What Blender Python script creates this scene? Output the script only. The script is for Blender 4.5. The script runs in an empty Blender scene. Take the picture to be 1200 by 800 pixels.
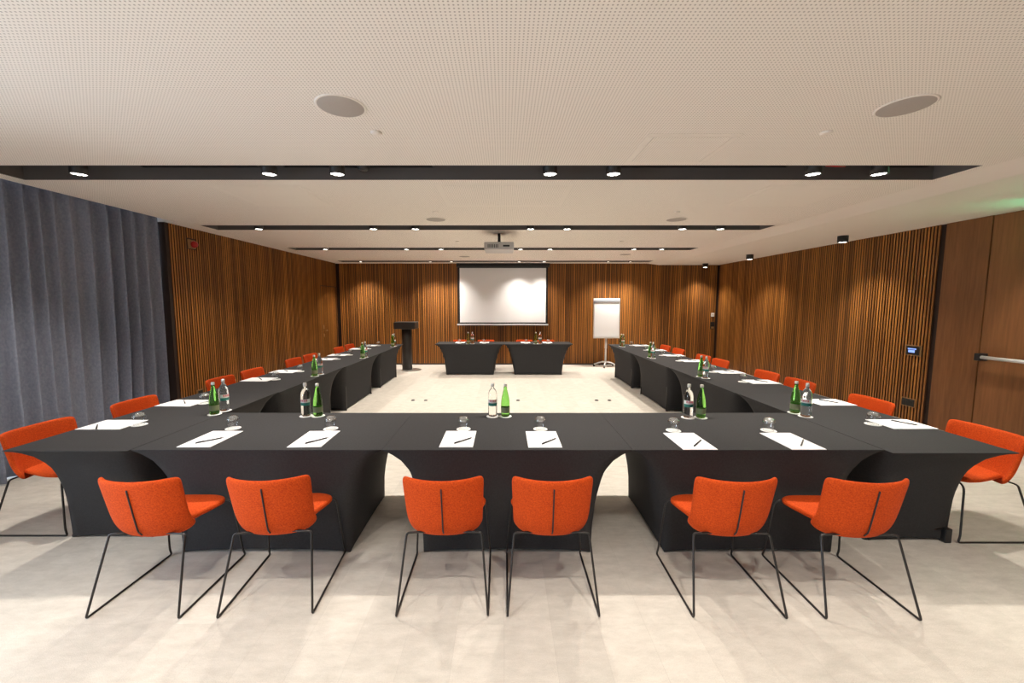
import bpy, math, random
from mathutils import Vector, Matrix
random.seed(7)
C = bpy.context.scene.collection
PI = math.pi

# ------------------------------------------------------------------ helpers
class MB:
    """collects geometry, links it as ONE mesh object"""
    def __init__(s): s.v = []; s.f = []; s.sm = []
    def add(s, vs, fs, smooth=False):
        b = len(s.v); s.v += [tuple(v) for v in vs]
        for f in fs: s.f.append(tuple(b+i for i in f)); s.sm.append(smooth)
    def box(s, x0, x1, y0, y1, z0, z1):
        s.add([(x0,y0,z0),(x1,y0,z0),(x1,y1,z0),(x0,y1,z0),(x0,y0,z1),(x1,y0,z1),(x1,y1,z1),(x0,y1,z1)],
              [(3,2,1,0),(4,5,6,7),(0,1,5,4),(1,2,6,5),(2,3,7,6),(3,0,4,7)])
    def lathe(s, prof, n=24, c=(0,0,0), smooth=True, cap=True):
        vs = []; fs = []
        for r, z in prof:
            for i in range(n):
                a = 2*PI*i/n; vs.append((c[0]+r*math.cos(a), c[1]+r*math.sin(a), c[2]+z))
        m = len(prof)
        for k in range(m-1):
            for i in range(n):
                j = (i+1) % n; fs.append((k*n+i, k*n+j, (k+1)*n+j, (k+1)*n+i))
        s.add(vs, fs, smooth)
        if cap:
            b = len(s.v)-len(vs)
            s.f.append(tuple(b+i for i in range(n-1,-1,-1))); s.sm.append(False)
            s.f.append(tuple(b+(m-1)*n+i for i in range(n))); s.sm.append(False)
    def tube(s, pts, r, n=8, close=False):
        P = [Vector(p) for p in pts]; m = len(P); vs = []; fs = []
        T = [((P[min(i+1,m-1)]-P[max(i-1,0)]).normalized()) for i in range(m)]
        up = Vector((0,0,1)) if abs(T[0].z) < .9 else Vector((1,0,0))
        N = (up - T[0]*up.dot(T[0])).normalized()
        for i in range(m):
            if i: N = (N - T[i]*N.dot(T[i])).normalized()
            B = T[i].cross(N)
            for k in range(n):
                a = 2*PI*k/n; vs.append(P[i] + (N*math.cos(a)+B*math.sin(a))*r)
        for i in range(m-1):
            for k in range(n):
                j = (k+1) % n; fs.append((i*n+k, i*n+j, (i+1)*n+j, (i+1)*n+k))
        fs.append(tuple(range(n-1,-1,-1))); fs.append(tuple((m-1)*n+k for k in range(n)))
        s.add(vs, fs, True)
    def build(s, name, mat, parent=None, loc=None, bevel=0):
        me = bpy.data.meshes.new(name); me.from_pydata(s.v, [], s.f)
        for p, q in zip(me.polygons, s.sm): p.use_smooth = q
        me.materials.append(mat); me.update()
        o = bpy.data.objects.new(name, me); C.objects.link(o)
        if parent: o.parent = parent
        if loc: o.location = loc
        if bevel:
            b = o.modifiers.new('bevel','BEVEL'); b.width = bevel; b.segments = 2; b.limit_method = 'ANGLE'
        return o

def rounded(pts, rads, seg=5):
    """polyline with rounded corners"""
    P = [Vector(p) for p in pts]; out = [P[0]]
    for i in range(1, len(P)-1):
        a = (P[i-1]-P[i]); b = (P[i+1]-P[i]); r = min(rads[i-1], a.length*.45, b.length*.45)
        p0 = P[i]+a.normalized()*r; p2 = P[i]+b.normalized()*r
        for k in range(seg+1):
            t = k/seg; out.append(p0*(1-t)**2 + P[i]*2*t*(1-t) + p2*t*t)
    out.append(P[-1]); return out

def empty(name, loc=(0,0,0), rz=0):
    o = bpy.data.objects.new(name, None); C.objects.link(o); o.location = loc; o.rotation_euler = (0,0,rz)
    o.empty_display_size = .1; return o
def tag(o, label=None, cat=None, group=None, kind=None):
    if label: o['label'] = label
    if cat: o['category'] = cat
    if group: o['group'] = group
    if kind: o['kind'] = kind
    return o
def children(o): return [c for c in bpy.data.objects if c.parent == o]
def copy_tree(o, kids=None):
    c = o.copy(); C.objects.link(c)
    for ch in children(o):
        d = ch.copy(); C.objects.link(d); d.parent = c
        for g in children(ch):
            e = g.copy(); C.objects.link(e); e.parent = d
    return c
class Proto:
    def __init__(s, root): s.root = root; s.used = False
    def place(s, loc, rz, label, group=None, cat=None):
        if s.used: o = copy_tree(s.root)
        else: o = s.root; s.used = True
        o.location = loc; o.rotation_euler = (0,0,rz); o['label'] = label
        if group: o['group'] = group
        if cat: o['category'] = cat
        return o

# ------------------------------------------------------------------ materials
def mat(name, col, rough=.6, metal=0, spec=.5, **kw):
    m = bpy.data.materials.new(name); m.use_nodes = True
    b = m.node_tree.nodes['Principled BSDF']
    b.inputs['Base Color'].default_value = (*col, 1); b.inputs['Roughness'].default_value = rough
    b.inputs['Metallic'].default_value = metal; b.inputs['Specular IOR Level'].default_value = spec
    for k, v in kw.items(): b.inputs[k.replace('_',' ')].default_value = v
    return m
def nd(m, t, **kw):
    n = m.node_tree.nodes.new(t)
    for k, v in kw.items(): setattr(n, k, v)
    return n
def ln(m, a, b): m.node_tree.links.new(a, b)
def bsdf(m): return m.node_tree.nodes['Principled BSDF']
def mapping(m, scale, rot=(0,0,0)):
    t = nd(m,'ShaderNodeTexCoord'); mp = nd(m,'ShaderNodeMapping'); mp.inputs['Scale'].default_value = scale
    mp.inputs['Rotation'].default_value = rot
    ln(m, t.outputs['Object'], mp.inputs['Vector']); return mp
def mottled(name, c1, c2, scale, rough=.8, bump=0, mscale=(1,1,1), detail=3, spec=.3, bscale=None, bdist=.002):
    m = mat(name, c1, rough, spec=spec); mp = mapping(m, mscale)
    n = nd(m,'ShaderNodeTexNoise'); n.inputs['Scale'].default_value = scale; n.inputs['Detail'].default_value = detail
    ln(m, mp.outputs[0], n.inputs['Vector'])
    r = nd(m,'ShaderNodeValToRGB'); r.color_ramp.elements[0].position = .3; r.color_ramp.elements[1].position = .7
    r.color_ramp.elements[0].color = (*c1,1); r.color_ramp.elements[1].color = (*c2,1)
    ln(m, n.outputs['Fac'], r.inputs[0]); ln(m, r.outputs[0], bsdf(m).inputs['Base Color'])
    if bump:
        n2 = nd(m,'ShaderNodeTexNoise'); n2.inputs['Scale'].default_value = bscale or scale*2; n2.inputs['Detail'].default_value = 4
        ln(m, mp.outputs[0], n2.inputs['Vector'])
        bp = nd(m,'ShaderNodeBump'); bp.inputs['Strength'].default_value = bump; bp.inputs['Distance'].default_value = bdist
        ln(m, n2.outputs['Fac'], bp.inputs['Height']); ln(m, bp.outputs[0], bsdf(m).inputs['Normal'])
    return m
def math_n(m, op, a, b=None):
    n = nd(m,'ShaderNodeMath', operation=op)
    for i, x in enumerate((a, b)):
        if x is None: continue
        if isinstance(x, (int,float)): n.inputs[i].default_value = x
        else: ln(m, x, n.inputs[i])
    return n.outputs[0]

def carpet_mat():
    m = mat('carpet', (.6,.55,.5), .95, spec=.1)
    t = nd(m,'ShaderNodeTexCoord')
    rot = nd(m,'ShaderNodeMapping'); rot.inputs['Rotation'].default_value = (0,0,PI/2); ln(m, t.outputs['Object'], rot.inputs['Vector'])
    br = nd(m,'ShaderNodeTexBrick'); br.offset = .5
    br.inputs['Scale'].default_value = 1; br.inputs['Brick Width'].default_value = 1.0; br.inputs['Row Height'].default_value = .25
    br.inputs['Mortar Size'].default_value = .0012; br.inputs['Color1'].default_value = (.61,.567,.51,1); br.inputs['Color2'].default_value = (.56,.52,.467,1)
    br.inputs['Mortar'].default_value = (.52,.48,.43,1)
    ln(m, rot.outputs[0], br.inputs['Vector'])
    n = nd(m,'ShaderNodeTexNoise'); n.inputs['Scale'].default_value = 7; n.inputs['Detail'].default_value = 6; n.inputs['Roughness'].default_value = .7
    st = nd(m,'ShaderNodeMapping'); st.inputs['Scale'].default_value = (1,2.4,1); ln(m, t.outputs['Object'], st.inputs['Vector']); ln(m, st.outputs[0], n.inputs['Vector'])
    r = nd(m,'ShaderNodeValToRGB'); r.color_ramp.elements[0].position=.3; r.color_ramp.elements[1].position=.7
    r.color_ramp.elements[0].color=(.84,.835,.825,1); r.color_ramp.elements[1].color=(1.06,1.06,1.06,1)
    ln(m, n.outputs['Fac'], r.inputs[0])
    n3 = nd(m,'ShaderNodeTexNoise'); n3.inputs['Scale'].default_value = 260; n3.inputs['Detail'].default_value = 2; ln(m, t.outputs['Object'], n3.inputs['Vector'])
    r3 = nd(m,'ShaderNodeValToRGB'); r3.color_ramp.elements[0].position=.25; r3.color_ramp.elements[1].position=.75
    r3.color_ramp.elements[0].color=(.86,.86,.86,1); r3.color_ramp.elements[1].color=(1.1,1.1,1.1,1); ln(m, n3.outputs['Fac'], r3.inputs[0])
    mx = nd(m,'ShaderNodeMixRGB', blend_type='MULTIPLY'); mx.inputs[0].default_value = 1
    ln(m, br.outputs['Color'], mx.inputs[1]); ln(m, r.outputs[0], mx.inputs[2])
    mx2 = nd(m,'ShaderNodeMixRGB', blend_type='MULTIPLY'); mx2.inputs[0].default_value = 1
    ln(m, mx.outputs[0], mx2.inputs[1]); ln(m, r3.outputs[0], mx2.inputs[2])
    ln(m, mx2.outputs[0], bsdf(m).inputs['Base Color'])
    bp = nd(m,'ShaderNodeBump'); bp.inputs['Strength'].default_value=.4; bp.inputs['Distance'].default_value=.003
    ln(m, n3.outputs['Fac'], bp.inputs['Height']); ln(m, bp.outputs[0], bsdf(m).inputs['Normal'])
    return m

def perforated_mat():
    m = mat('perforated_plaster', (.8,.74,.66), .85, spec=.2)
    t = nd(m,'ShaderNodeTexCoord'); s = nd(m,'ShaderNodeSeparateXYZ'); ln(m, t.outputs['Object'], s.inputs[0])
    p = .018
    def cell(o):
        f = math_n(m,'FRACT', math_n(m,'DIVIDE', math_n(m,'ADD', o, 90), p)); return math_n(m,'SUBTRACT', f, .5)
    cx, cy = cell(s.outputs[0]), cell(s.outputs[1])
    d = math_n(m,'SQRT', math_n(m,'ADD', math_n(m,'MULTIPLY',cx,cx), math_n(m,'MULTIPLY',cy,cy)))
    g = nd(m,'ShaderNodeMapRange'); g.inputs['From Min'].default_value=.17; g.inputs['From Max'].default_value=.25
    ln(m, d, g.inputs['Value'])
    mx = nd(m,'ShaderNodeMixRGB'); mx.inputs[1].default_value=(.50,.44,.38,1); mx.inputs[2].default_value=CEIL
    ln(m, g.outputs[0], mx.inputs[0]); ln(m, mx.outputs[0], bsdf(m).inputs['Base Color'])
    return m
CEIL = (.92,.855,.775,1)

def wood_mat(name, axis, pitch, dark, light, flat=False):
    """walnut: tone differs strip by strip, grain stretched along z"""
    m = mat(name, dark, .42, spec=.4)
    t = nd(m,'ShaderNodeTexCoord'); s = nd(m,'ShaderNodeSeparateXYZ'); ln(m, t.outputs['Object'], s.inputs[0])
    a = s.outputs[axis]
    cell = math_n(m,'FLOOR', math_n(m,'DIVIDE', a, pitch))
    wn = nd(m,'ShaderNodeTexWhiteNoise', noise_dimensions='1D'); ln(m, cell, wn.inputs['W'])
    gr = nd(m,'ShaderNodeMapping'); gr.inputs['Scale'].default_value = (14,14,.9) if flat else (40,40,1.3)
    ln(m, t.outputs['Object'], gr.inputs['Vector'])
    n = nd(m,'ShaderNodeTexNoise'); n.inputs['Scale'].default_value = 2.2; n.inputs['Detail'].default_value = 7; n.inputs['Roughness'].default_value=.62
    ln(m, gr.outputs[0], n.inputs['Vector'])
    n2 = nd(m,'ShaderNodeTexNoise', noise_dimensions='1D'); n2.inputs['Scale'].default_value = 3.2; n2.inputs['Detail'].default_value = 3; ln(m, a, n2.inputs['W'])
    k = .12 if flat else .3
    f = math_n(m,'ADD', math_n(m,'MULTIPLY', wn.outputs['Value'], k), math_n(m,'ADD', .12, math_n(m,'MULTIPLY', n.outputs['Fac'], .62 if flat else .38)))
    f = math_n(m,'ADD', f, math_n(m,'ADD', .07, math_n(m,'MULTIPLY', n2.outputs['Fac'], .2)))
    r = nd(m,'ShaderNodeValToRGB'); r.color_ramp.elements[0].position=.36; r.color_ramp.elements[1].position=.86
    r.color_ramp.elements[0].color=(*dark,1); r.color_ramp.elements[1].color=(*light,1)
    ln(m, f, r.inputs[0]); ln(m, r.outputs[0], bsdf(m).inputs['Base Color'])
    return m
def emis(name, col, st):
    m = mat(name, (0,0,0), .5); b = bsdf(m)
    b.inputs['Emission Color'].default_value = (*col,1); b.inputs['Emission Strength'].default_value = st; return m
def glass_mat(name, col, ior=1.33, rough=0.0):
    return mat(name, col, rough, Transmission_Weight=1.0, IOR=ior)
def thin_glass(name, tint=(1,1,1), ior=1.5, fixed=None, rough=.03):
    m = bpy.data.materials.new(name); m.use_nodes = True; nt = m.node_tree; nt.nodes.clear()
    o = nt.nodes.new('ShaderNodeOutputMaterial'); tr = nt.nodes.new('ShaderNodeBsdfTransparent'); gl = nt.nodes.new('ShaderNodeBsdfGlossy')
    fr = nt.nodes.new('ShaderNodeFresnel'); fr.inputs[0].default_value = ior; mx = nt.nodes.new('ShaderNodeMixShader')
    tr.inputs[0].default_value = (*tint,1); gl.inputs['Roughness'].default_value = rough
    if fixed is None: nt.links.new(fr.outputs[0], mx.inputs[0])
    else: mx.inputs[0].default_value = fixed
    nt.links.new(tr.outputs[0], mx.inputs[1]); nt.links.new(gl.outputs[0], mx.inputs[2])
    nt.links.new(mx.outputs[0], o.inputs[0]); return m

M = dict(
    carpet=carpet_mat(), perf=perforated_mat(),
    plaster=mat('plaster', (.88,.815,.735), .85, spec=.2),
    slot=mat('slot_black', (.12,.105,.095), .6),
    slat_x=wood_mat('walnut_slats_x', 0, .045, (.085,.028,.006), (.60,.235,.045)),
    slat_y=wood_mat('walnut_slats_y', 1, .045, (.085,.028,.006), (.60,.235,.045)),
    backer=mat('dark_walnut_backing', (.022,.008,.003), .6),
    veneer=wood_mat('walnut_veneer', 1, .45, (.115,.042,.013), (.285,.118,.042), flat=True),
    orange=mottled('orange_upholstery', (.43,.037,.004), (.67,.090,.009), 150, .85, .35, detail=4, spec=.2, bscale=420),
    zip=mat('dark_seam', (.02,.012,.012), .6),
    wire=mat('black_powder_coat', (.018,.015,.014), .35),
    cloth=mottled('black_stretch_fabric', (.025,.0245,.026), (.034,.033,.035), 90, .82, .15, detail=2, spec=.28, bscale=300),
    plastic=mat('black_plastic', (.015,.015,.016), .4),
    paper=mat('white_paper', (.88,.88,.90), .7, spec=.2),
    coaster=mat('white_coaster', (.85,.85,.85), .7, spec=.2),
    pen=mat('black_pen', (.012,.012,.014), .3),
    glass=glass_mat('clear_glass', (1,1,1), 1.45, .14), thin=thin_glass('thin_glass', (.98,.99,.99), 1.5, .07), base=thin_glass('thick_glass_base', (.97,.98,.98), 1.5, .34, .12),
    water=glass_mat('clear_bottle_glass', (.97,1,.99), 1.33),
    green=glass_mat('green_bottle_glass', (.30,.78,.16), 1.33),
    cap_silver=mat('silver_cap', (.75,.73,.70), .3, .8), cap_grey=mat('grey_cap', (.10,.14,.14), .4), cap_red=mat('dark_red_cap', (.2,.02,.03), .4),
    label_green=mat('olive_label', (.20,.23,.12), .6), label_white=mat('white_label', (.75,.76,.74), .6),
    label_teal=mat('teal_label_band', (.02,.18,.15), .5), label_red=mat('red_label_print', (.62,.03,.06), .5),
    curtain=mottled('blue_grey_curtain', (.235,.252,.325), (.315,.335,.415), 60, .95, .3, mscale=(1,1,.6), spec=.1, bscale=200),
    screen=mat('projection_fabric', (.86,.86,.88), .9, spec=.1), black=mat('black_satin', (.012,.011,.011), .45),
    alu=mat('white_aluminium', (.72,.72,.72), .35, .3), steel=mat('brushed_steel', (.62,.60,.57), .3, .9),
    lectern=mat('dark_lectern', (.022,.017,.014), .5),
    grille=mottled('grey_speaker_mesh', (.42,.375,.335), (.47,.42,.375), 300, .8),
    lamp=emis('led_lens', (1,.95,.88), 7), lampbody=mat('fixture_black', (.012,.011,.010), .45),
    groove=mat('slat_core', (.075,.028,.010), .7),
    brass=mat('bronze_plate', (.30,.17,.07), .4, .4), red=mat('red_plastic', (.45,.01,.01), .3),
    exitg=emis('green_exit_face', (.1,1,.45), 22), display=emis('blue_display', (.25,.4,1), 1.2), white=mat('white_plastic', (.8,.78,.75), .4),
    proj=mat('projector_shell', (.55,.52,.50), .4), rubber=mat('rubber', (.02,.02,.02), .7),
    frame=mat('window_frame_grey', (.25,.25,.26), .4, .3), rear=mat('rear_wall_paint', (.55,.50,.44), .8),
)

# ------------------------------------------------------------------ room shell
ZC, ZS = 2.8066, 2.765
XL, XR, YB, YR = -4.618, 5.912, 11.25, -3.6
def struct(name, mb, m, **k): return tag(mb.build(name, m, **k), kind='structure')

b = MB(); b.box(-5.4, XR+.1, YR-.1, YB+.15, -.08, 0); struct('floor', b, M['carpet'])

slots = [(-1.80,-1.42), (.80,1.18), (3.355,3.745), (5.84,6.205), (8.12,8.485), (10.53,10.87)]  # first slot is an unseen addition, lit to brighten the ceiling
SX0, SX1 = -4.31, 3.85
ZT = 3.12
b = MB(); XE = 3.93; XCL = -4.47
ys = [YR] + [v for s in slots for v in s] + [YB+.1]
for i in range(0, len(ys), 2): b.box(XCL, XE, ys[i], ys[i+1], ZC, ZT)
for y0, y1 in slots:
    b.box(XCL, SX0, y0, y1, ZC, ZT); b.box(SX1, XE, y0, y1, ZC, ZT)
b.box(-5.4, XCL, YR, YB+.1, 3.0, ZT); b.box(-4.95, XCL, 5.63, YB+.1, ZC, 3.0)
struct('ceiling', b, M['perf'])
# gently stepped-down smooth side of the ceiling along the right wall
b = MB(); z = .34
vs = [(XE,YR,ZC),(XE+.33,YR,ZS),(XR+.1,YR,ZS),(XR+.1,YR,ZT),(XE,YR,ZT)]
n = len(vs); vs2 = [(x,YB+.1,zz) for x,_,zz in vs]
b.add(vs+vs2, [tuple(range(n)), tuple(range(2*n-1,n-1,-1))]+[(i,i+n,(i+1)%n+n,(i+1)%n) for i in range(n)])
struct('ceiling_soffit', b, M['plaster'])
# black recessed slots
for k, (y0, y1) in enumerate(slots):
    b = MB(); t = .012; top = 3.0
    b.box(SX0, SX1, y0, y1, top, top+t)
    b.box(SX0, SX1, y0, y0+t, ZC+.001, top); b.box(SX0, SX1, y1-t, y1, ZC+.001, top)
    b.box(SX0, SX0+t, y0+t, y1-t, ZC+.001, top); b.box(SX1-t, SX1, y0+t, y1-t, ZC+.001, top)
    struct('trim_%d' % (k+1), b, M['slot'])

P = .045
def slat_wall(name, axis, a0, a1, plane, sgn, z1, m, holes=()):
    """backing board and proud slats; plane = room face of slats"""
    w = MB(); k = math.ceil(a0/P); dd = .022
    while k*P + .025 < a1:
        s0, s1 = k*P, k*P+.025
        segs = [(0, z1)]
        for h0, h1, q0, q1 in holes:
            if s1 > h0 and s0 < h1:
                segs = [x for g in segs for x in ((g[0], min(g[1],q0)), (max(g[0],q1), g[1])) if x[1]-x[0] > .01]
        for g0, g1 in segs:
            if axis == 'y': w.box(min(plane, plane+sgn*dd), max(plane, plane+sgn*dd), s0, s1, g0, g1)
            else: w.box(s0, s1, min(plane, plane+sgn*dd), max(plane, plane+sgn*dd), g0, g1)
        k += 1
    o = struct(name, w, m); o.data.materials.append(M['groove'])   # veneered face, black core sides
    want = (-sgn,0,0) if axis == 'y' else (0,-sgn,0)
    for p in o.data.polygons:
        if p.normal.dot(Vector(want)) < .9: p.material_index = 1
    return o
# back wall
slat_wall('wall_back', 'x', XL+.03, XR-.02, YB, 1, ZC, M['slat_x'])
b = MB(); b.box(XL-.3, XR+.2, YB+.022, YB+.12, 0, ZT); struct('wall_back_backing', b, M['backer'])
b = MB(); b.box(XL+.01, XR-.01, YB-.006, YB+.02, 0, .035); struct('baseboard_back', b, M['black'])
# left slatted wall
LEFT_HOLES = ((5.97,6.14,2.50,2.66),)
slat_wall('wall_left', 'y', 5.66, YB-.02, XL, -1, ZC, M['slat_y'], LEFT_HOLES)
b = MB(); b.box(-4.95, XL-.022, 5.63, YB+.1, 0, ZC); b.box(XL-.03, XL+.002, 5.60, 5.652, 0, ZC); b.box(-4.95, XL-.0301, 5.60, 5.63, 0, ZC)
struct('wall_left_backing', b, M['backer'])
# right wall
slat_wall('wall_right', 'y', 5.55, YB-.02, XR, 1, ZS, M['slat_y'])
b = MB(); b.box(XR+.022, XR+.15, 4.98, YB+.1, 0, ZS); struct('wall_right_backing', b, M['backer'])
b = MB(); b.box(XR-.004, XR+.03, 4.99, 5.50, 0, ZS); b.box(XR-.004, XR+.03, YR, 3.03, 0, ZS)
struct('wall_right_panel', b, M['veneer'])
b = MB(); b.box(XR+.03, XR+.15, YR, 4.98, 0, ZS); struct('wall_right_door_backing', b, M['backer'])
# doors in the right wall (flush, full height)
d = MB(); d.box(XR-.004, XR+.03, 4.01, 4.975, .01, ZS-.005); dr = tag(d.build('door_1', M['veneer']), kind='structure')
b = MB(); b.tube([(XR-.085,4.13,1.05),(XR-.085,4.90,1.05)], .021, 12); bar = b.build('push_bar', M['alu'], dr)
b = MB(); b.box(XR-.11, XR-.004, 4.885, 4.945, 1.005, 1.095); b.box(XR-.11, XR-.004, 4.075, 4.135, 1.005, 1.095); b.build('bar_bracket', M['plastic'], dr, bevel=.006)
d = MB(); d.box(XR-.004, XR+.03, 3.04, 4.0, .01, ZS-.005); dr2 = tag(d.build('door_2', M['veneer']), kind='structure')
b = MB(); b.tube([(XR-.085,3.12,1.05),(XR-.085,3.92,1.05)], .021, 12); b.build('push_bar', M['steel'], dr2)
b = MB(); b.box(XR-.11, XR-.004, 3.90, 3.95, 1.005, 1.095); b.box(XR-.11, XR-.004, 3.09, 3.14, 1.005, 1.095); b.build('bar_bracket', M['plastic'], dr2, bevel=.006)
# concealed door in the left slatted wall
b = MB(); b.box(XL-.003, XL+.004, 10.20, 10.215, 0, 2.16); b.box(XL-.003, XL+.004, 11.12, 11.135, 0, 2.16); b.box(XL-.003, XL+.004, 10.20, 11.135, 2.15, 2.165)
dl = tag(b.build('door_3', M['black']), kind='structure')
b = MB(); b.box(XL+.001, XL+.012, 10.27, 10.33, 1.06, 1.16); b.box(XL+.001, XL+.012, 10.27, 10.33, .86, .94); b.build('lock_plate', M['brass'], dl, bevel=.003)
b = MB(); b.tube([(XL+.01,10.30,1.02),(XL+.05,10.30,1.02),(XL+.05,10.42,1.02)], .009); b.build('door_handle', M['brass'], dl)
# rear wall behind the camera
b = MB(); b.box(-5.4, XR+.15, YR-.12, YR, 0, ZT); struct('wall_rear', b, M['rear'])
# window wall on the left behind the curtain
b = MB(); b.box(-5.4, -5.25, YR, -2.6, 0, ZT); b.box(-5.4, -5.25, 5.75, 5.95, 0, ZT); b.box(-5.4,-5.25,-2.6,5.75,2.85,ZT); b.box(-5.4,-5.25,-2.6,5.75,0,.08)
b.box(-5.4, -4.95, 5.69, 5.75, 0, 3.0)
struct('wall_left_window_side', b, M['rear'])
fr = MB()
for i in range(7):
    y = -2.6 + i*(8.35/6); fr.box(-5.35, -5.28, y-.03, y+.03, .08, 2.85)
fr.box(-5.35,-5.28,-2.6,5.75,.08,.14); fr.box(-5.35,-5.28,-2.6,5.75,2.79,2.85)
wf = tag(fr.build('window_1', M['frame']), kind='structure')
b = MB(); b.box(-5.32,-5.314,-2.58,5.73,.1,2.83); b.build('pane', M['thin'], wf)

# access panels and small ceiling items
def panel(x0,x1,y0,y1,label,z=ZC,m='perf'):
    r = empty('access_panel', ((x0+x1)/2,(y0+y1)/2,z)); hx,hy=(x1-x0)/2,(y1-y0)/2
    tag(r, label, 'ceiling panel', 'access panels in the ceiling')
    q = MB(); q.box(-hx,hx,-hy,hy,-.003,.002); q.build('panel', M[m], r)
    f = MB(); w=.05
    f.box(-hx-w,hx+w,-hy-w,-hy-.004,-.002,.002); f.box(-hx-w,hx+w,hy+.004,hy+w,-.002,.002); f.box(-hx-w,-hx-.004,-hy,hy,-.002,.002); f.box(hx+.004,hx+w,-hy,hy,-.002,.002)
    f.build('frame', M['plaster'], r)
panel(1.0,1.52,2.80,3.27,'square flush access panel just in front of the nearest black ceiling slot')
panel(-.6,.6,3.9,4.67,'large rectangular perforated access panel between the first and second ceiling slots')
panel(-2.75,-1.95,3.95,4.65,'plain access panel left of the large perforated one, between the first two slots', m='plaster')
panel(2.55,3.35,3.95,4.65,'plain access panel at right between the first two ceiling slots', m='plaster')

sp = empty('ceiling_speaker'); tag(sp, 'x', 'speaker')
q = MB(); q.lathe([(.132,-.004),(.14,0.001)], 40); q.build('rim', M['plaster'], sp)
q = MB(); q.lathe([(.001,-.009),(.06,-.0085),(.11,-.007),(.130,-.003)], 40, cap=False); q.build('grille', M['grille'], sp)
SP = Proto(sp)
for x,y,l in [(-.92,2.385,'large round grey ceiling speaker at upper left, nearest the camera'),(2.26,2.385,'large round grey ceiling speaker at upper right, nearest the camera'),
              (-.90,5.44,'round ceiling speaker between first and second slot, left of centre'),(2.27,5.44,'round ceiling speaker between first and second slot, right of centre'),
              (-.93,9.6,'far left round ceiling speaker behind the projector'),(2.72,9.2,'far right round ceiling speaker near the end of the room')]:
    SP.place((x,y,ZC),0,l,'round ceiling speakers')
sn = MB(); sn.lathe([(.036,0),(.036,-.006),(.028,-.011),(.004,-.011)][::-1], 24); s0 = sn.build('sprinkler_cover', M['plaster']); tag(s0,'x','sprinkler')
SN = Proto(s0)
for x,y,l in [(-.83,2.73,'small round sprinkler cover beside the near left speaker'),(2.09,2.73,'small round sprinkler cover beside the near right speaker'),
              (-.83,5.0,'small sprinkler cover in front of the left middle speaker'),(2.09,5.0,'small sprinkler cover in front of the right middle speaker'),
              (-.83,7.3,'small sprinkler cover left of the projector, between second and third slot'),(2.09,7.3,'small sprinkler cover right of the projector, between second and third slot')]:
    SN.place((x,y,ZC),0,l,'small round sprinkler covers')

# ------------------------------------------------------------------ downlights
def make_light(r=.062, h=.15):
    t = empty('downlight'); tag(t,'x','ceiling light')
    q = MB(); q.lathe([(r-.004,.011),(r-.003,0),(r,0),(r,h)], 28); q.lathe([(.012,h),(.012,.2)],8)
    q.build('body', M['lampbody'], t)
    e = MB()
    for k in range(8):
        a = 2*PI*k/8; e.lathe([(.016,-.003),(.0175,.001)], 12, (.038*math.cos(a), .038*math.sin(a), .010))
    e.lathe([(.006,-.002),(.007,.001)],8,(.018,0,.010))
    e.build('led_lens', M['lamp'], t)
    return t
def add_spot(parent, power, size=PI*105/180, blend=1.0, col=(1,.925,.82)):
    L = bpy.data.lights.new('beam','SPOT'); L.energy = power; L.spot_size = size; L.spot_blend = blend; L.shadow_soft_size = .035; L.color = col
    o = bpy.data.objects.new('beam', L); C.objects.link(o); o.parent = parent; o.location = (0,0,-.004); return o
PW = 128
xs_slot = [(-3.62,-2.0,-1.42,.39,.93,2.63,3.19)]*6
ypos = [-1.61, .99, 3.55, 6.08, 8.30, 10.70]  # first row: added lamps behind the camera, bounce light onto the ceiling
row = ['in the added fill-light slot farthest behind the camera','in the ceiling slot behind the camera','in the nearest visible ceiling slot','in the second ceiling slot','in the third ceiling slot','in the farthest ceiling slot']
col = ['leftmost','second from left','third from left','fourth from left','fifth from left','second from right','rightmost']
LP = Proto(make_light())
for i, y in enumerate(ypos):
    xs = list(xs_slot[0])
    if i == 3: xs[1], xs[2] = -1.93, -1.31
    if i == 4: xs[1], xs[2], xs[3] = -1.98, -1.28, .33
    if i == 5: xs = [-3.76,-1.93,-1.38,.39,1.05,2.72,3.30]
    for j, x in enumerate(xs):
        o = LP.place((x,y,ZC-.015 if i > 1 else ZC-.01), 0, 'black cylindrical downlight, %s %s' % (col[j], row[i]), 'downlights in the black ceiling slots')
        o['_p'] = PW*(.3 if i == 0 else .85 if i == 1 else 1.5 if i == 5 and abs(x) > 1.5 else 1)
for o in [o for o in bpy.data.objects if o.name.startswith('downlight') and o.parent is None]:
    add_spot(o, o['_p']); del o['_p']
sl = MB(); t = empty('surface_downlight'); tag(t,'x','ceiling light')
q = MB(); q.lathe([(.07,0),(.07,.10)], 28); q.build('body', M['lampbody'], t)
q = MB(); q.lathe([(.045,-.002),(.05,.001)], 20); q.build('led_lens', M['lamp'], t)
SD = Proto(t)
for y,l in [(11.2-.35,'farthest'),(8.9,'middle'),(6.48,'nearest in view'),(4.07,'just outside the frame')]:
    o = SD.place((5.34,y,ZS-.10),0,'short black downlight on the ceiling by the right wall, %s' % l,'surface downlights along the right wall')
for o in [o for o in bpy.data.objects if o.name.startswith('surface_downlight')]: add_spot(o, PW*1.5)

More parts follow.
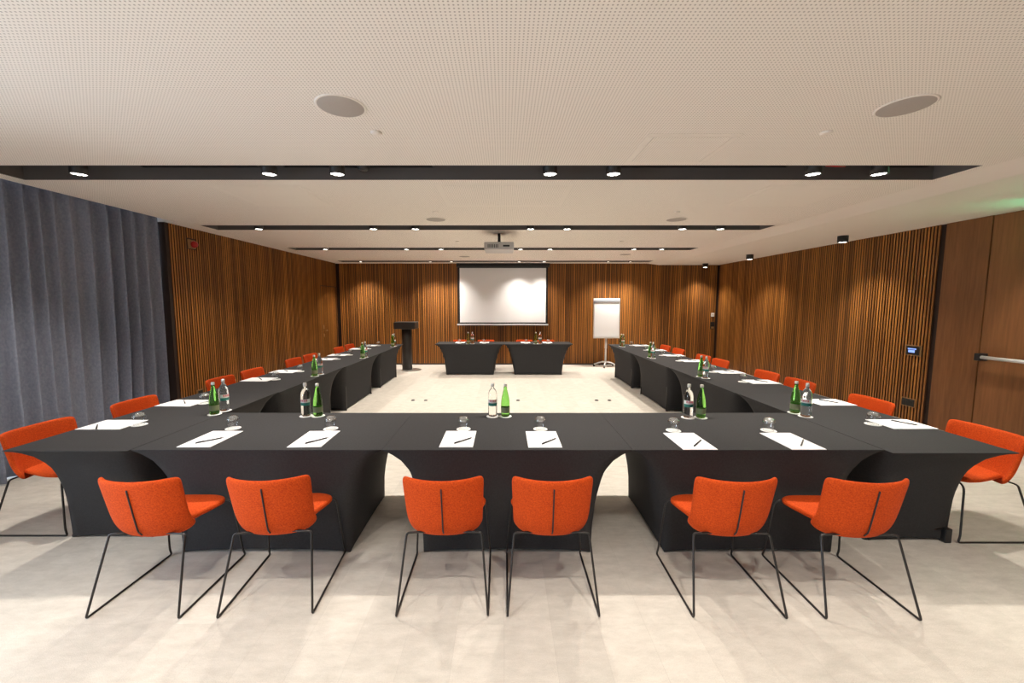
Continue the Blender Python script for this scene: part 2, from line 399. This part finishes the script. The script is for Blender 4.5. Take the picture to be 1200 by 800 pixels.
# clutter in the first slot
q = MB(); q.lathe([(.05,.14),(.05,.03),(.042,.012),(.02,0)][::-1],24); tag(q.build('smoke_detector', M['plastic'], loc=(-1.2,3.56,ZC+.02)),'round black smoke detector in the nearest ceiling slot, left of centre','smoke detector')
q = MB(); q.tube([(-1.68,3.60,2.90),(-1.5,3.60,2.90)],.012); q.tube([(-1.59,3.60,2.90),(-1.59,3.60,2.99)],.010); tag(q.build('sprinkler_pipe', M['red']),'small red sprinkler pipe in the nearest slot beside the third downlight from left','pipe','red sprinkler pipes in the slot')
q = MB(); q.tube([(2.78,3.60,2.89),(2.95,3.62,2.89)],.014); q.tube([(2.86,3.61,2.89),(2.86,3.61,2.99)],.010); tag(q.build('sprinkler_pipe', M['red']),'small red sprinkler pipe in the nearest slot between the two rightmost downlights','pipe','red sprinkler pipes in the slot')
q = MB(); q.tube(rounded([(2.66,3.66,2.98),(2.74,3.6,2.87),(2.80,3.66,2.96),(2.76,3.5,2.95),(2.70,3.6,2.9)],[.03]*3),.006); tag(q.build('cable_bundle', M['plastic']),'black coiled cable in the nearest ceiling slot by the second downlight from right','cable')
for x0,x1,l in [(-3.2,-2.15,'left'),(-1.95,-.62,'left of centre'),(1.0,2.5,'right of centre'),(3.3,3.75,'right')]:
    q = MB(); q.box(x0,x1,3.63,3.64,2.90,2.915); q.box(x0,x1,3.69,3.70,2.90,2.915); q.box(x0,x0+.012,3.63,3.70,2.90,2.915); q.box(x1-.012,x1,3.63,3.70,2.90,2.915); 
    q.box(x0+.1,x0+.11,3.63,3.64,2.915,3.0); q.box(x1-.11,x1-.10,3.63,3.64,2.915,3.0)
    tag(q.build('mounting_rail', M['plastic']),'thin black mounting rail inside the nearest ceiling slot, %s' % l,'rail','rails in the nearest slot')

# ------------------------------------------------------------------ tables
G = [(1,0),(.972,.15),(.94,.3),(.886,.5),(.805,.68),(.738,.79),(.66,.87),(.587,.92),(.5,.97),(.42,1.0),(.25,1.03),(.1,1.045),(0,1.05)]
H = .745
def cover_mesh(W, D, ix=.235, iy=.085, end=None):
    mb = MB(); nx, ny = 22, 12
    levels = [(1.0,0,-.0012),(.998,0,0),(.990,.02,0)] + [(s,g,0) for s,g in G[1:]]
    rings = []
    for s, g, out in levels:
        lin = min(1, (1-s)*1.05); ring = []
        def pt(side, t):
            m = (4*t*(1-t))**.6
            gl = g*(1-m*.55)+lin*m*.55
            hem = (1-s)**6*.022*m
            z = s*H*(1-hem) + (1-s)**6*.024*m + .004*(1-s)
            # corner to corner straight lines at this level, middle pulled outwards
            cx, cy = W/2-ix*g+out, D/2-iy*g+out
            ex, ey = W/2-ix*gl+out, D/2-iy*gl+out
            if side == 0: return (-cx+2*cx*t, -ey, z)
            if side == 1: return (ex, -cy+2*cy*t, z)
            if side == 2: return (cx-2*cx*t, ey, z)
            return (-ex, cy-2*cy*t, z)
        for side, n in ((0,nx),(1,ny),(2,nx),(3,ny)):
            for i in range(n): ring.append(pt(side, i/n))
        rings.append(ring)
    n = len(rings[0]); vs = [p for r in rings for p in r]; fs = []
    for k in range(len(rings)-1):
        for i in range(n):
            j = (i+1) % n; fs.append(((k+1)*n+i, (k+1)*n+j, k*n+j, k*n+i))
    mb.add(vs, fs, True)
    mb.f.append(tuple(range(n))); mb.sm.append(False)
    return mb
def table(x, y, W, D, rz, label, group, iy=.05):
    t = empty('conference_table', (x,y,0), rz); tag(t, label, 'table', group)
    c = cover_mesh(W, D, .24, iy).build('stretch_cover', M['cloth'], t)
    for sx in (-1,1):
        for sy in (-1,1):
            l = MB(); fx, fy = sx*(W/2-.275), sy*(D/2-.12)
            l.tube([(fx,fy,.0),(fx,fy,.70)], .014, 10); l.lathe([(.019,0),(.019,.012)],12,(fx,fy,0))
            l.build('leg', M['wire'], t)
    return t
YF = 2.57; FD = .905
for i, l in enumerate(['left table of the front row, black stretch cover, next to the left row','middle table of the front row, black stretch cover','right table of the front row, black stretch cover, next to the right row']):
    table(-.804-1.649/2+1.649*i, YF+FD/2, 1.649, FD, 0, l, 'tables of the front row')
ordn = ['nearest the camera','second from the camera','third from the camera','farthest from the camera']
inL = [-2.457,-2.435,-2.415,-2.405]; inR = [2.496,2.482,2.468,2.462]
L = 1.7563
for i in range(4):
    table(inL[i]-.41, 2.55+L*(i+.5), L, .818, PI/2, 'black covered table in the left row, %s' % ordn[i], 'tables of the left row', .12)
    table(inR[i]+.41, 2.513+L*(i+.5), L, .815, -PI/2, 'black covered table in the right row, %s' % ordn[i], 'tables of the right row', .12)
cb = empty('table_caster', (3.165,2.75,0)); tag(cb,'black caster foot sticking out under the near right table corner','table foot')
q = MB(); q.box(-.024,.024,-.022,.022,.0,.105); q.build('housing', M['plastic'], cb, bevel=.006)
q = MB(); q.tube([(-.03,.0,.10),(-.22,.03,.06)],.007); q.build('brace', M['wire'], cb)
q = MB(); q.tube([(0,-.012,.022),(0,.03,.022)],.020,14); q.build('wheel', M['rubber'], cb)
for i, l in enumerate(['left of the two black covered tables in front of the projection screen','right of the two black covered tables in front of the projection screen']):
    table(-1.646/2+1.646*i-.003, 9.54+.315, 1.644, .63, 0, l, 'tables in front of the screen')

# ------------------------------------------------------------------ chairs  (origin: floor between the rear feet, facing +y)
def make_chair():
    t = empty('conference_chair'); tag(t,'x','chair')
    # backrest: curved wrap-around shell
    nu, nv = 12, 6; mb = MB(); vs = []; fs = []
    for j in range(nv+1):
        v = j/nv
        for i in range(nu+1):
            u = -1+2*i/nu; au = abs(u)
            zb = .378+.05*au**5; zt = .750+.006*au - .010*max(0,au-.85)/.15
            z = zb+(zt-zb)*v
            w = .221+.013*v
            x = w*math.sin(u*1.25)/math.sin(1.25)
            d = .085+.010*(1-v)
            y = .095-.07*v**.9 + d*(1-math.cos(u*1.25))/(1-math.cos(1.25))
            if v < .2: y += (.2-v)*.2
            vs.append((x,y,z))
    for j in range(nv):
        for i in range(nu):
            a = j*(nu+1)+i; fs.append((a,a+1,a+nu+2,a+nu+1))
    mb.add(vs, fs, True); o = mb.build('backrest', M['orange'], t)
    s = o.modifiers.new('thick','SOLIDIFY'); s.thickness = .03; s.offset = -1
    s = o.modifiers.new('sub','SUBSURF'); s.levels = 2; s.render_levels = 2
    bk = o
    # seam down the middle of the back
    sm = MB(); pts = []
    for k in range(12):
        v = .12+.77*k/11; z = .378+.372*v; y = .095-.07*v**.9 + (max(0,.2-v)*.2)
        pts.append((0,y-.0015,z))
    sm.tube(pts, .0042, 6); sm.build('seam', M['zip'], bk)
    # seat
    nu, nv = 10, 8; mb = MB(); vs = []; fs = []
    for j in range(nv+1):
        v = j/nv
        for i in range(nu+1):
            u = -1+2*i/nu
            w = .170+.065*min(1,v*1.3)
            # rounded front outline
            y = .135+.415*v - .075*abs(u)**3.5*v**3 + .05*(1-v)*abs(u)**2
            x = w*u*(1-.10*max(0,v-.7)/.3)
            z = .462 + .012*abs(u)**2*(1-.5*v) - .018*max(0,v-.75)/.25 - .006*math.sin(v*PI)
            vs.append((x,y,z))
    for j in range(nv):
        for i in range(nu):
            a = j*(nu+1)+i; fs.append((a,a+1,a+nu+2,a+nu+1))
    mb.add(vs, fs, True); o = mb.build('seat', M['orange'], t)
    s = o.modifiers.new('thick','SOLIDIFY'); s.thickness = .036; s.offset = -1
    s = o.modifiers.new('sub','SUBSURF'); s.levels = 2; s.render_levels = 2
    # sled frame
    R = .0062
    for sx in (-1,1):
        f = MB()
        pts = rounded([(sx*.09,.135,.412),(sx*.212,.130,.410),(sx*.250,.0,R),(sx*.250,.565,R),(sx*.247,.55,.05),(sx*.218,.52,.418),(sx*.06,.50,.422)],[.018,.016,.016,.03,.05,.02])
        f.tube(pts, R, 8); f.build('leg', M['wire'], t)
    q = MB(); q.tube([(-.1,.135,.412),(.1,.135,.412)],R); q.tube([(-.07,.50,.422),(.07,.50,.422)],R); q.tube([(-.05,.135,.412),(-.05,.50,.422)],R); q.tube([(.05,.135,.412),(.05,.50,.422)],R)
    q.build('seat_frame', M['wire'], t)
    return t
CH = Proto(make_chair())
g = 'orange chairs along the front row'
for (x,y,rz,l) in [(-2.010,2.030,.0,'leftmost in the front row'),(-1.302,2.048,.07,'second from left in the front row'),(-.338,2.045,.01,'third from left in the front row'),
                 (.268,2.042,0,'third from right in the front row'),(1.278,2.033,-.02,'second from right in the front row'),(1.988,2.020,-.02,'rightmost in the front row')]:
    CH.place((x,y,0),rz,'orange upholstered chair with its back to the camera, '+l, g)
fromcam = ['nearest the camera','second from the camera','third from the camera','fourth from the camera','fifth from the camera','sixth from the camera','seventh from the camera','farthest from the camera']
for i,(y,rz) in enumerate([(3.10,.0),(3.92,.02),(5.13,0),(5.79,.0),(6.94,0),(7.55,0),(8.79,.05),(9.41,0)]):
    CH.place((-3.77 + (.03 if i>5 else 0),y,0), -PI/2+rz,'orange chair pulled up to the left row of tables, '+fromcam[i],'orange chairs along the left row').scale = (1.14,1,1)
for i,(y,rz) in enumerate([(3.015,.0),(3.98,-.02),(4.96,0),(5.59,0),(6.81,0),(7.40,0),(8.47,0),(9.17,0)]):
    CH.place((3.80,y,0), PI/2+rz,'orange chair pulled up to the right row of tables, '+fromcam[i],'orange chairs along the right row').scale = (1.14,1,1)
for x,l in [(-1.13,'leftmost'),(-.485,'second from left'),(.53,'second from right'),(1.10,'rightmost')]:
    CH.place((x,10.74,0), PI,'orange chair behind the tables under the screen, '+l,'orange chairs facing the camera below the screen')

# ------------------------------------------------------------------ settings on the tables
def note_pad():
    q = MB(); q.box(-.113,.113,-.170,.170,0,.004); o = q.build('notepad', M['paper']); return tag(o,'x','notepad')
def pen():
    t = empty('pen'); tag(t,'x','pen')
    q = MB(); q.tube([(-.078,0,.0045),(.072,0,.0045)],.0045,8); q.build('barrel', M['pen'], t)
    q = MB(); q.tube([(.072,0,.0045),(.084,0,.0045)],.002,6); q.build('tip', M['plastic'], t)
    q = MB(); q.box(-.074,-.03,-.0012,.0012,.0092,.0105); q.build('clip', M['plastic'], t)
    return t
def coaster():
    q = MB(); q.lathe([(.053,0),(.054,.001),(.053,.002)],32); return tag(q.build('coaster', M['coaster']),'x','coaster')
def tumbler():
    t = empty('tumbler'); tag(t,'x','glass')
    outer = [(.034,0),(.040,.018),(.0445,.040),(.0455,.058),(.042,.077),(.034,.091),(.024,.0985)]
    inner = [(.022,.083),(.031,.080),(.0375,.070),(.0405,.056),(.040,.040),(.0365,.018),(.032,0)]
    q = MB(); q.lathe(outer+[(.001,.0985)],28,cap=False); q.build('bowl', M['thin'], t)
    q = MB(); q.lathe([(.001,.070),(.020,.069),(.036,.066),(.0435,.064),(.0415,.077),(.0335,.0905),(.0235,.098),(.001,.0985)],28,cap=False); q.build('base', M['base'], t)
    q = MB(); q.tube([(.034*math.cos(a*PI/12),.034*math.sin(a*PI/12),.0012) for a in range(25)],.0012,6); q.build('rim', M['glass'], t)
    return t
def bottle_green():
    t = empty('green_bottle'); tag(t,'x','bottle')
    pr = [(.001,.003),(.030,.0),(.0355,.004),(.037,.012),(.0375,.09),(.0365,.125),(.031,.165),(.022,.205),(.0145,.235),(.0125,.262),(.001,.262)]
    q = MB(); q.lathe(pr,28,cap=False); b_ = q.build('body', M['green'], t)
    q = MB(); q.lathe([(.0379,.035),(.0381,.082)],28,cap=False); q.build('paper_label', M['label_green'], t)
    q = MB(); q.lathe([(.0135,.257),(.0145,.262),(.014,.278),(.012,.280)],18); q.build('cap', M['cap_silver'], t)
    return t
def bottle_clear():
    t = empty('clear_bottle'); tag(t,'x','bottle')
    pr = [(.001,.003),(.030,.0),(.0355,.004),(.0375,.012),(.0375,.172),(.0362,.195),(.031,.217),(.021,.234),(.0135,.244),(.0125,.262),(.001,.262)]
    q = MB(); q.lathe(pr,28,cap=False); q.build('body', M['water'], t)
    n = 28; q = MB()
    def band(z0,z1,a0,a1,r,k=12):
        vs=[]; 
        for z in (z0,z1):
            for i in range(k+1):
                a=a0+(a1-a0)*i/k; vs.append((r*math.cos(a),r*math.sin(a),z))
        return vs,[(i,i+1,k+2+i,k+1+i) for i in range(k)]
    q.add(*band(.118,.150,-PI*.95,-.05*PI,.0378),smooth=True); lb=q.build('paper_label', M['label_white'], t)
    q = MB(); q.add(*band(.095,.120,-PI*.95,-.05*PI,.0380),smooth=True); q.build('teal_band', M['label_teal'], lb)
    q = MB()
    for k in range(4):
        a = -PI*.5+(k-1.5)*.42; q.add(*band(.128,.148,a-.13,a-.03,.0383,2)); q.add(*band(.128,.148,a+.05,a+.13,.0383,2)); q.add(*band(.135,.141,a-.13,a+.13,.0384,3))
    q.build('red_print', M['label_red'], lb)
    q = MB(); q.lathe([(.0135,.257),(.0145,.262),(.014,.283),(.012,.285)],18); q.build('cap', M['cap_silver'], t)
    return t
NP, PE, CO, TU, BG, BC = Proto(note_pad()), Proto(pen()), Proto(coaster()), Proto(tumbler()), Proto(bottle_green()), Proto(bottle_clear())
def setting(px,py,rz,gx,gy,where,grp,penpos):
    n_ = NP.place((px,py,H), rz, 'white notepad '+where, 'notepads '+grp)
    n_.scale = (1.1,1,1) if abs(rz) > .5 else (1,1,1)
    x,y,a = penpos; PE.place((x,y,H+.004), a, 'black pen on the notepad '+where, 'pens '+grp)
    CO.place((gx,gy,H), 0, 'white coaster under the upturned glass '+where, 'coasters '+grp)
    TU.place((gx,gy,H+.002), 0, 'upturned glass tumbler on a coaster, '+where, 'glasses '+grp)
def seg(p,q): return ((p[0]+q[0])/2,(p[1]+q[1])/2, math.atan2(q[1]-p[1],q[0]-p[0]))
front = [(-2.09,2.785,.25,-2.087,3.03,seg((-2.117,2.665),(-1.99,2.80)),'leftmost'),(-1.342,2.785,.03,-1.331,3.02,seg((-1.363,2.66),(-1.247,2.80)),'second from left'),
         (-.322,2.785,.0,-.311,3.01,seg((-.352,2.66),(-.221,2.80)),'third from left'),(.274,2.778,0,.277,3.01,seg((.248,2.65),(.375,2.785)),'fourth from left'),
         (1.289,2.74,0,1.28,2.975,seg((1.261,2.61),(1.383,2.75)),'fifth from left'),(2.004,2.74,0,2.0,2.975,seg((1.98,2.615),(2.104,2.76)),'rightmost')]
front[0] = (-2.075,2.785,.0)+front[0][3:]
for px,py,rz,gx,gy,pn,l in front:
    setting(px,py,rz,gx,gy,'on the front row, '+l,'on the front row',pn)
LY = [3.12,3.82,5.04,5.65,6.93,7.50,8.55,9.22]
for i,y in enumerate(LY):
    pn = seg((-3.085,2.973),(-3.22,3.12)) if i==0 else (-3.10,y+.02,2.3)
    setting(-3.10,y,PI/2-(.03 if i else 0.0),-2.93 +.04,y+.0,'on the left row, '+fromcam[i],'on the left row',pn)
RY = [3.135,3.85,4.89,5.60,6.72,7.45,8.30,9.25]
for i,y in enumerate(RY):
    pn = seg((3.155,3.225),(3.245,3.08)) if i==0 else (3.17,y+.02,-1.0)
    setting(3.155,y,-PI/2,2.935,y+.0,'on the right row, '+fromcam[i],'on the right row',pn)
for x,l in [(-1.09,'leftmost'),(-.49,'second from left'),(.53,'third from left'),(1.07,'rightmost')]:
    setting(x,9.98,0,x,9.74,'on the screen tables, '+l,'on the screen tables',(x+.03,9.98,.8))
def bottles(gp, cp, where, rot):
    for pr, p, nm in ((BG,gp,'green glass water bottle'),(BC,cp,'clear water bottle with red and teal label')):
        CO.place((p[0],p[1],H),0,'white coaster under the %s, %s' % (nm.split(' with')[0],where),'bottle coasters')
        pr.place((p[0],p[1],H+.002),rot,nm+', '+where,('green' if pr is BG else 'clear')+' bottles on the tables')
bottles((-1.59,3.375),(-1.693,3.375),'on the left front table',0)
bottles((.010,3.365),(-.098,3.365),'on the middle front table',.1)
bottles((1.655,3.325),(1.548,3.325),'on the right front table',-.1)
for i,(gy,cy) in enumerate([(3.43,3.55),(5.29,5.43),(7.07,7.19),(9.0,9.1)]):
    x = [-2.515,-2.515,-2.50,-2.50][i]
    bottles((x,gy),(x+.005,cy),'left row, %s pair from the camera' % ['first','second','third','fourth'][i],PI*.4)
for i,(gy,cy) in enumerate([(3.475,3.36),(5.24,5.13),(7.16,7.05),(9.08,8.98)]):
    x = [2.555,2.585,2.61,2.65][i]
    bottles((x,gy),(x+.01,cy),'right row, %s pair from the camera' % ['first','second','third','fourth'][i],-PI*.3)
bottles((-.865,9.64),(-.762,9.64),'on the left screen table',0)
bottles((.757,9.64),(.862,9.64),'on the right screen table',0)

# ------------------------------------------------------------------ curtain
mb = MB(); vs = []; fs = []; ny, nz = 460, 24
Y0, Y1 = 1.15, 5.592; z0, z1 = .015, 2.93
for j in range(nz+1):
    v = j/nz; z = z0+(z1-z0)*v
    for i in range(ny+1):
        t = i/ny; y = Y0+(Y1-Y0)*t
        ph = 2*PI*y/.172 + 1.1*math.sin(y*3.1) + .7*math.sin(y*7.3+1)
        fo = math.sin(ph)+.28*math.sin(2*ph+.6+y)
        amp = (.060+.018*math.sin(y*5.3)) * (1-.25*v) * (1+ (.35*math.sin(y*2.3+4*v)*(1-v)))
        top = max(0,(v-.93)/.07); hd = math.sin(ph*3+.5)*.012*top
        x = -4.745 + .02*v - .04*(1-v) + amp*fo + hd
        vs.append((x, y + .015*math.cos(ph)*(1-.3*v) - .03*(1-v)*math.sin(y*4), z))
for j in range(nz):
    for i in range(ny):
        a = j*(ny+1)+i; fs.append((a,a+1,a+ny+2,a+ny+1))
mb.add(vs, fs, True); o = mb.build('curtain', M['curtain']); s = o.modifiers.new('thick','SOLIDIFY'); s.thickness = .004
tag(o,'floor length blue grey pleated curtain covering the window wall at left','curtain')
q = MB(); q.box(-4.74,-4.70,-2.5,5.62,2.955,2.999); tag(q.build('curtain_track', M['alu']),'white curtain track in the ceiling recess above the curtain','curtain track')

# ------------------------------------------------------------------ screen, projector, lectern, flipchart
sc = empty('projection_screen', (-.03,11.16,0)); tag(sc,'white pull-down projection screen with black borders on the back wall','projection screen')
q = MB(); q.box(-1.27,1.27,-.07,.06,2.70,2.798); q.build('housing', M['black'], sc, bevel=.01)
q = MB(); q.box(-1.245,1.22,-.006,.0,1.15,2.72); q.build('border', M['black'], sc)
q = MB(); q.box(-1.19,1.175,-.010,-.0065,1.19,2.675); q.build('screen_fabric', M['screen'], sc)
q = MB(); q.box(-1.27,1.25,-.028,.012,1.108,1.148); q.build('bottom_bar', M['alu'], sc, bevel=.008)

pj = empty('projector', (-.078,6.42,0)); tag(pj,'grey projector hanging from the ceiling on a short black pole','projector')
q = MB(); q.box(-.225,.225,-.23,.23,2.515,2.63); q.build('body', M['proj'], pj, bevel=.012)
q = MB(); q.box(-.18,.18,-.235,-.23,2.55,2.60); 
q.v=[]; q.f=[]; q.sm=[]
for k in range(7): q.box(-.17+.012*k*2,-.158+.012*k*2,-.2325,-.229,2.545,2.595)
q.box(.06,.16,-.2325,-.229,2.56,2.585); q.build('connector_panel', M['plastic'], pj)
q = MB(); q.lathe([(.045,0),(.045,.04)],24); l_ = q.build('lens', M['black'], pj); l_.rotation_euler=(-PI/2,0,0); l_.location=(.1,.23,2.57)
q = MB(); q.lathe([(.022,2.66),(.022,2.80)],16); q.lathe([(.028,2.64),(.028,2.665)],16); q.build('pole', M['black'], pj)
q = MB(); q.box(-.14,.14,-.05,.05,2.628,2.645); q.build('mounting_bracket', M['black'], pj, bevel=.003)
q = MB(); q.lathe([(.07,2.792),(.075,2.8064)],28); q.build('ceiling_plate', M['plaster'], pj)

le = empty('lectern', (-2.50,10.3,0)); tag(le,'dark T-shaped lectern standing at the back left by the slatted wall','lectern')
q = MB(); q.box(-.27,.27,-.24,.24,1.07,1.245); q.build('desk_top', M['lectern'], le, bevel=.02)
q = MB(); q.lathe([(.125,.02),(.125,1.07)],32); q.build('column', M['lectern'], le)
q = MB(); q.lathe([(.25,0),(.25,.015),(.24,.02)],40,(.1,0,0)); q.build('base', M['steel'], le)

fc = empty('flipchart', (2.755,10.85,0)); tag(fc,'white flipchart on a wheeled stand left of the right table row','flipchart')
q = MB(); q.box(-.355,.355,-.012,.012,.775,1.85); bd=q.build('board', M['alu'], fc, bevel=.006)
q = MB(); q.box(-.33,.33,-.022,-.012,.84,1.745)
pad = q.build('paper_pad', M['paper'], fc)
q = MB(); q.box(-.345,.345,-.034,-.012,1.745,1.80); q.build('clamp_bar', mat('grey_clamp',(.33,.34,.37),.4,.3), fc, bevel=.005)
q = MB(); q.box(-.345,.345,-.05,-.012,.79,.822); q.build('pen_tray', M['alu'], fc, bevel=.004)
q = MB(); q.tube([(0,.03,.09),(0,.03,.86)],.024,14); q.tube([(0,.03,.5),(0,.03,.78)],.032,14); q.build('pole', M['alu'], fc)
for k in range(5):
    a = PI*.5+2*PI*k/5+.3; dx,dy = math.cos(a),math.sin(a)
    q = MB(); q.tube(rounded([(0,.03,.13),(dx*.14,.03+dy*.14,.125),(dx*.31,.03+dy*.31,.065)],[.06]),.017,10); q.build('leg', M['alu'], fc)
    q = MB(); q.tube([(dx*.31-dy*.014,.03+dy*.31+dx*.014,.028),(dx*.31+dy*.014,.03+dy*.31-dx*.014,.028)],.028,14); q.tube([(dx*.31,.03+dy*.31,.03),(dx*.31,.03+dy*.31,.07)],.008); q.build('caster', M['rubber'], fc)

for o in children(fc):
    if o.name.split('.')[0] in ('board','paper_pad','clamp_bar','pen_tray'):
        a = -.045; o.rotation_euler = (a,0,0); o.location = (0,.775*math.sin(a)-.01,.775-.775*math.cos(a))

# ------------------------------------------------------------------ wall and floor fittings
def fit(name, label, cat, x, y, z, sgn=-1, axis='x', w=.09, h=.09, parts=(), plate='brass', dpt=.012, group=None):
    r = empty(name, (x,y,z)); tag(r, label, cat, group)
    q = MB()
    if axis == 'x': q.box(min(0,sgn*dpt), max(0,sgn*dpt), -w/2, w/2, -h/2, h/2)
    else: q.box(-w/2, w/2, min(0,sgn*dpt), max(0,sgn*dpt), -h/2, h/2)
    q.build('plate', M[plate], r, bevel=.002)
    for nm, mt, a0,a1,b0,b1,e in parts:
        q = MB()
        if axis == 'x': q.box(min(sgn*dpt,sgn*(dpt+e)), max(sgn*dpt,sgn*(dpt+e)), a0,a1,b0,b1)
        else: q.box(a0,a1, min(sgn*dpt,sgn*(dpt+e)), max(sgn*dpt,sgn*(dpt+e)), b0,b1)
        q.build(nm, M[mt], r)
    return r
fit('control_panel','bronze framed touch panel with lit blue display on right slatted wall','control panel',XR,5.785,1.03,w=.235,h=.155,
    parts=[('bezel','black',-.095,.095,-.06,.06,.003),('display','display',-.03,.06,-.03,.005,.005),('display_line','display',-.05,.07,.015,.03,.005)])
fit('wall_socket','double power socket with bronze frame low on the right slatted wall','socket',XR,5.785,.27,w=.205,h=.125,
    parts=[('insert','black',-.09,.09,-.05,.05,.003),('outlet','lampbody',.02,.075,-.03,.03,.006),('outlet','lampbody',-.075,-.02,-.03,.03,.006)])
fit('wall_socket','dark power socket low on the left slatted wall behind the third chair','socket',XL,6.02,.36,sgn=1,w=.12,h=.1,parts=[('insert','black',-.045,.045,-.035,.035,.003)])
r = fit('fire_alarm','red fire alarm beacon on a bronze plate high on the left wall','fire alarm',XL,6.06,2.575,sgn=1,w=.15,h=.13,plate='brass')
q = MB(); q.lathe([(.05,0),(.05,.02),(.036,.05),(.012,.058)],20); o = q.build('beacon', M['red'], r); o.rotation_euler=(0,PI/2,0); o.location=(.012,.02,0)
fit('thermostat','small white thermostat on the back wall near the right corner','thermostat',5.80,YB,1.40,axis='y',w=.085,h=.10,plate='white',dpt=.02,parts=[('dial','proj',-.02,.02,-.02,.02,.004)])
fit('light_switch','dark light switch plate below the white thermostat on the back wall','switch',5.81,YB,1.10,axis='y',w=.11,h=.20,plate='black',parts=[('rocker','brass',-.04,.04,-.085,-.03,.004),('rocker','lampbody',-.04,.04,-.01,.05,.004)])
q = MB(); q.lathe([(.001,.016),(.02,.015),(.034,.006),(.036,0)][::-1],20,cap=False); o = q.build('floor_outlet', M['plastic']); tag(o,'x','floor outlet')
FO = Proto(o)
for x,l in [(-1.613,'leftmost'),(-1.387,'second from left'),(.244,'the middle one'),(1.633,'second from right'),(1.859,'rightmost')]:
    FO.place((x,7.0,0),0,'small black floor outlet cap on the beige carpet, '+l,'floor outlet caps')
ex = empty('exit_sign', (XR-.12,3.98,2.60)); tag(ex,'green lit exit sign box above the door at far right','exit sign')
q = MB(); q.box(-.03,.03,-.19,.19,-.09,.1); q.build('housing', M['white'], ex, bevel=.005)
q = MB(); q.box(-.034,-.030,-.18,.18,-.08,.09); q.box(-.02,.02,.1901,.193,-.08,.09); q.box(-.02,.02,-.18,.19,.1001,.103); q.build('lit_face', M['exitg'], ex)

# ------------------------------------------------------------------ daylight, world, camera
A = bpy.data.lights.new('daylight','AREA'); A.shape='RECTANGLE'; A.size=6.0; A.size_y=2.6; A.energy=850; A.color=(.72,.84,1)
ao = bpy.data.objects.new('daylight', A); C.objects.link(ao); ao.location=(-5.9,1.2,1.6); ao.rotation_euler=(0,-PI/2,0)
w = bpy.data.worlds.new('world'); bpy.context.scene.world = w; w.use_nodes = True
w.node_tree.nodes['Background'].inputs[0].default_value = (.6,.75,1,1); w.node_tree.nodes['Background'].inputs[1].default_value = 2.0

cam = bpy.data.cameras.new('camera'); co = bpy.data.objects.new('camera', cam); C.objects.link(co)
cam.sensor_width = 36; cam.lens = 472.557/1200*36; cam.shift_x = 9.16/1200; cam.clip_start = .05
co.location = (0,0,1.6984); co.rotation_euler = (PI/2-.0928,0,0)
S = bpy.context.scene; S.camera = co
S.view_settings.view_transform = 'Standard'; S.view_settings.look = 'None'; S.view_settings.gamma = 1; S.view_settings.use_curve_mapping = False
S.view_settings.exposure = 0.32
